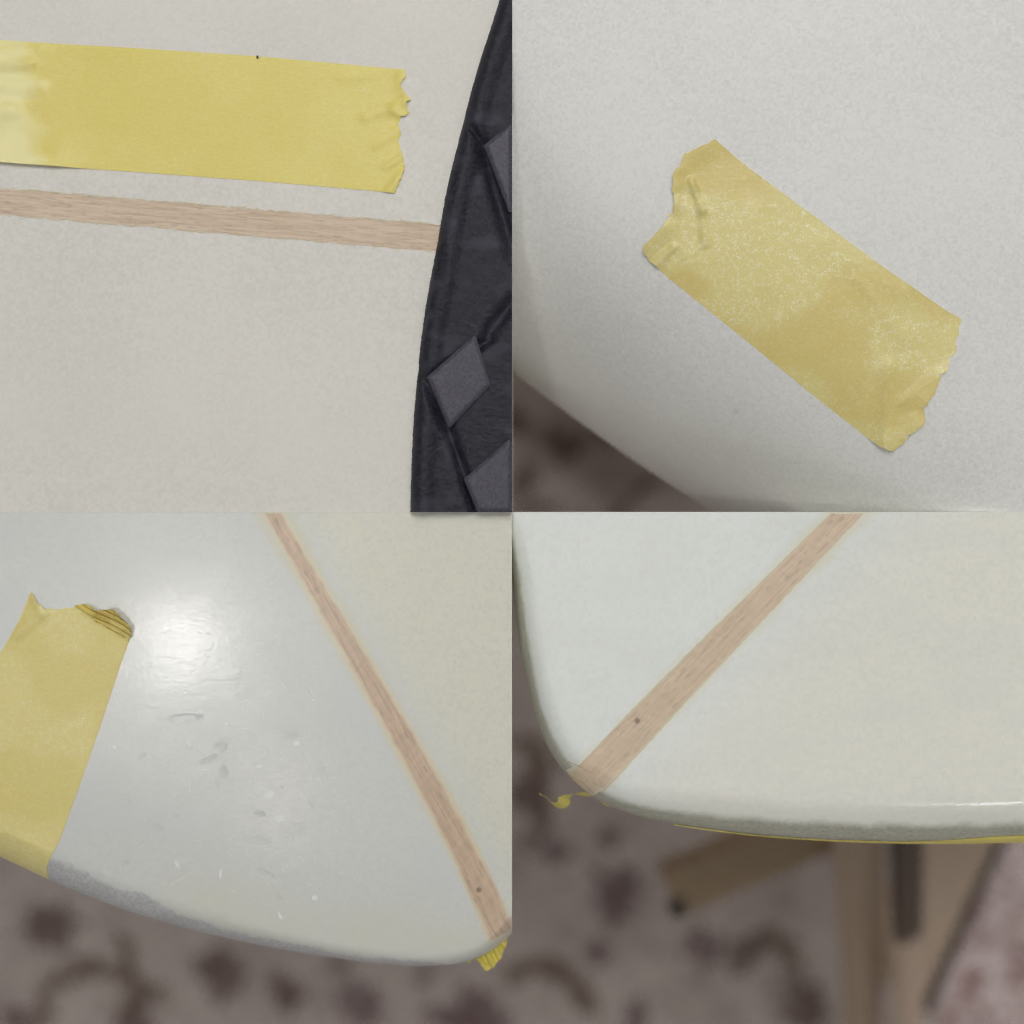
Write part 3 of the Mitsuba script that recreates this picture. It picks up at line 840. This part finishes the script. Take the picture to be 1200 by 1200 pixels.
# crumpled end hanging from under the tip of the third board
sc = sg.Polygon(P(roughen([(528, 1122), (545, 1116), (575, 1104), (597, 1090), (596, 1098), (591, 1112), (588, 1124), (581, 1134), (574, 1142), (568, 1140), (564, 1134), (561, 1128), (553, 1128), (546, 1130), (536, 1126)], .5, 3, 5), -9)).buffer(0)
crum = lambda p: -9.2 + 2.4 * nz(p, 2.2, 41, 2) + .7 * np.sin((p @ np.array([.9, .45])) * 3.2) + .25 * (p[:, 1] + 86)
obj('masking_tape', slab(sc, crum, lambda p: crum(p) - .12, .3, .3), 'mat_tape_scrap', True, 'crumpled end of yellow tape hanging under the tip of the scratched nose', 'masking tape')

# ribbon sticking out from under the corner of the pale nose
rib = curve(P([(720, 945), (704, 938), (690, 932.5), (675, 931), (664, 935), (658, 941), (652, 942), (644, 938), (632, 931)], -10), .3)
n_ = len(rib)
tt = np.gradient(rib, axis=0)
tt /= np.linalg.norm(tt, axis=1, keepdims=True)
nn = np.stack([-tt[:, 1], tt[:, 0]], 1)
k = np.linspace(0, 1, n_)
half = 1.9 * (.35 + .55 * np.exp(-((k - .66) / .10) ** 2) + .15 * np.sin(k * 20))
half[-6:] *= np.linspace(1, .25, 6)
rows = []
for j, wz in enumerate(np.linspace(-1, 1, 5)):
    rows.append(np.c_[rib + nn * (half * wz)[:, None] * .9, -10.2 - 2.6 * wz + .5 * np.sin(k * 9 + 1)])
v = np.vstack(rows + [np.c_[r[:, :2], r[:, 2] - .15] for r in rows])
f = []
for s0, flip in ((0, False), (5 * n_, True)):
    for j in range(4):
        a = s0 + j * n_ + np.arange(n_ - 1)
        q = np.stack([a, a + 1, a + n_ + 1, a + n_], 1)
        f.append(q[:, ::-1] if flip else q)
a = np.arange(n_ - 1)
f += [np.stack([a + 5 * n_, a + 5 * n_ + 1, a + 1, a], 1), np.stack([a + 4 * n_, a + 4 * n_ + 1, a + 9 * n_ + 1, a + 9 * n_], 1)]
obj('masking_tape', (v * MM, np.vstack(f)), 'mat_tape_scrap', True, 'thin twisted ribbon of yellow tape sticking out under the pale nose corner', 'masking tape')

# strip round the lower rail of the pale nose
sel = out4[(out4[:, 0] > P([(790, 0)], Z4)[0, 0]) & (out4[:, 0] < 200)]
nsel = r4.n[(out4[:, 0] > P([(790, 0)], Z4)[0, 0]) & (out4[:, 0] < 200)]
xs = sel[:, 0]
inset = np.interp(xs, P([(790, 0), (900, 0), (1000, 0), (1060, 0), (1110, 0), (1160, 0), (1200, 0), (1800, 0)], Z4)[:, 0], [-.12, .15, .35, .45, .95, 1.6, 1.75, 1.9]) + .18 * nz(np.c_[xs, xs * 0], 5, 2)
strip = sg.Polygon(np.vstack([sel - nsel * .28, (sel + nsel * np.maximum(inset, -.15)[:, None])[::-1]])).buffer(0)
strip = strip if strip.geom_type == 'Polygon' else max(strip.geoms, key=lambda q: q.area)
topt = lambda p: deck4(p) + .16 + .1 * (nz(p, 3, 6) + .5)
obj('masking_tape', slab(strip, topt, lambda p: np.where(r4.d(p) < .2, topt(p) - 4.0, topt(p) - .12), .35, .35, r4.rings((-.15, .02, .1, .25, .5, .8, 1.2, 1.6), 2)), 'mat_tape_flat', True,
    'narrow edge of yellow tape along the lower rail of the pale nose, above the trestle', 'masking tape')

# black speck on the cream board above the tape
obj('dirt_speck', slab(sg.Polygon(PZ([(301, 66), (303, 66), (303, 69), (301, 69)], deck1)).buffer(.05), lambda p: deck1(p) + .3, lambda p: deck1(p) - .02, .3, .25), 'mat_dirt', 30,
    'tiny black speck at the upper edge of the long tape', 'dirt speck')

# ------------------------------------------------------------------ the wooden trestle under the boards
def beam(a, b, w, t, up=(0, 0, 1), bev=1.2):
    """a bevelled bar from a to b (mm): w across, t in the direction nearest to up"""
    a, b = np.asarray(a, float), np.asarray(b, float)
    d = (b - a) / np.linalg.norm(b - a)
    s = np.cross(d, up)
    s /= np.linalg.norm(s)
    u = np.cross(s, d)
    prof = sg.box(-w / 2 + bev, -t / 2 + bev, w / 2 - bev, t / 2 - bev).buffer(bev, quad_segs=3)
    m = trimesh.creation.extrude_polygon(prof, np.linalg.norm(b - a), engine='earcut')
    M = np.eye(4)
    M[:3, 0], M[:3, 1], M[:3, 2], M[:3, 3] = s, u, d, a
    m.apply_transform(M)
    m.apply_scale(MM)
    return m


def F(x, y, z):
    return np.r_[P([(x, y)], z)[0], z]


TK = 'trestle'
tag(TK, 'wooden trestle with splayed leg and crossing braces under the pale nose', 'trestle')
A0, A1 = F(1006, 985, -200), F(1012, 1200, -330)
dl = (A1 - A0) / (A1[2] - A0[2])
obj(TK + '__leg', beam(A0 + dl * 128, A0 + dl * (-250), 18.5, 9, (0, .6, 1)), 'mat_trestle', 25)
B0, B1 = F(789, 1040, -235), F(955, 968, -235)
ub = (B1 - B0) / np.linalg.norm(B1 - B0)
obj(TK + '__brace', beam(B0 - ub * 2, B0 + ub * 190, 17, 17), 'mat_trestle_brown', 25)
C0, C1 = F(1048, 1130, -300), F(1122, 968, -300)
uc = (C1 - C0) / np.linalg.norm(C1 - C0)
obj(TK + '__brace', beam(C0 - uc * 6, C0 + uc * 170, 27, 14), 'mat_trestle_pale', 25)
D0, D1 = F(1078, 1168, -312), F(1166, 968, -312)
ud = (D1 - D0) / np.linalg.norm(D1 - D0)
obj(TK + '__lath', beam(D0 - ud * 4, D0 + ud * 170, 11.5, 8), 'mat_trestle_shade', 25)  # dark bar added in place of a shaded side face
obj(TK + '__block', beam(F(1063, 1092, -246), F(1066, 1260, -350), 11.5, 7, (0, .6, 1)), 'mat_trestle_pale', 25)
obj(TK + '__bracket', beam(F(1062, 940, -196), F(1063, 1093, -240), 9.5, 6, (0, .6, 1)), 'mat_trestle_shade', 25)  # dark bar put where there is only a shaded gap
m = trimesh.creation.cylinder(3.2, 6, sections=20)
m.apply_translation(F(794, 1063, -228))
m.apply_scale(MM)
obj(TK + '__bolt', m, 'mat_bolt', 30)
# top rail that the boards lie on, and the far legs
obj(TK + '__top_rail', beam((22, -30, -82), (270, -30, -82), 34, 30), 'mat_trestle', 25)
for a, b in [((240, -30, -97), (300, 160, -450)), ((246, -45, -97), (310, -250, -450))]:
    obj(TK + '__leg', beam(a, b, 22, 20, (1, 0, 0)), 'mat_trestle', 25)
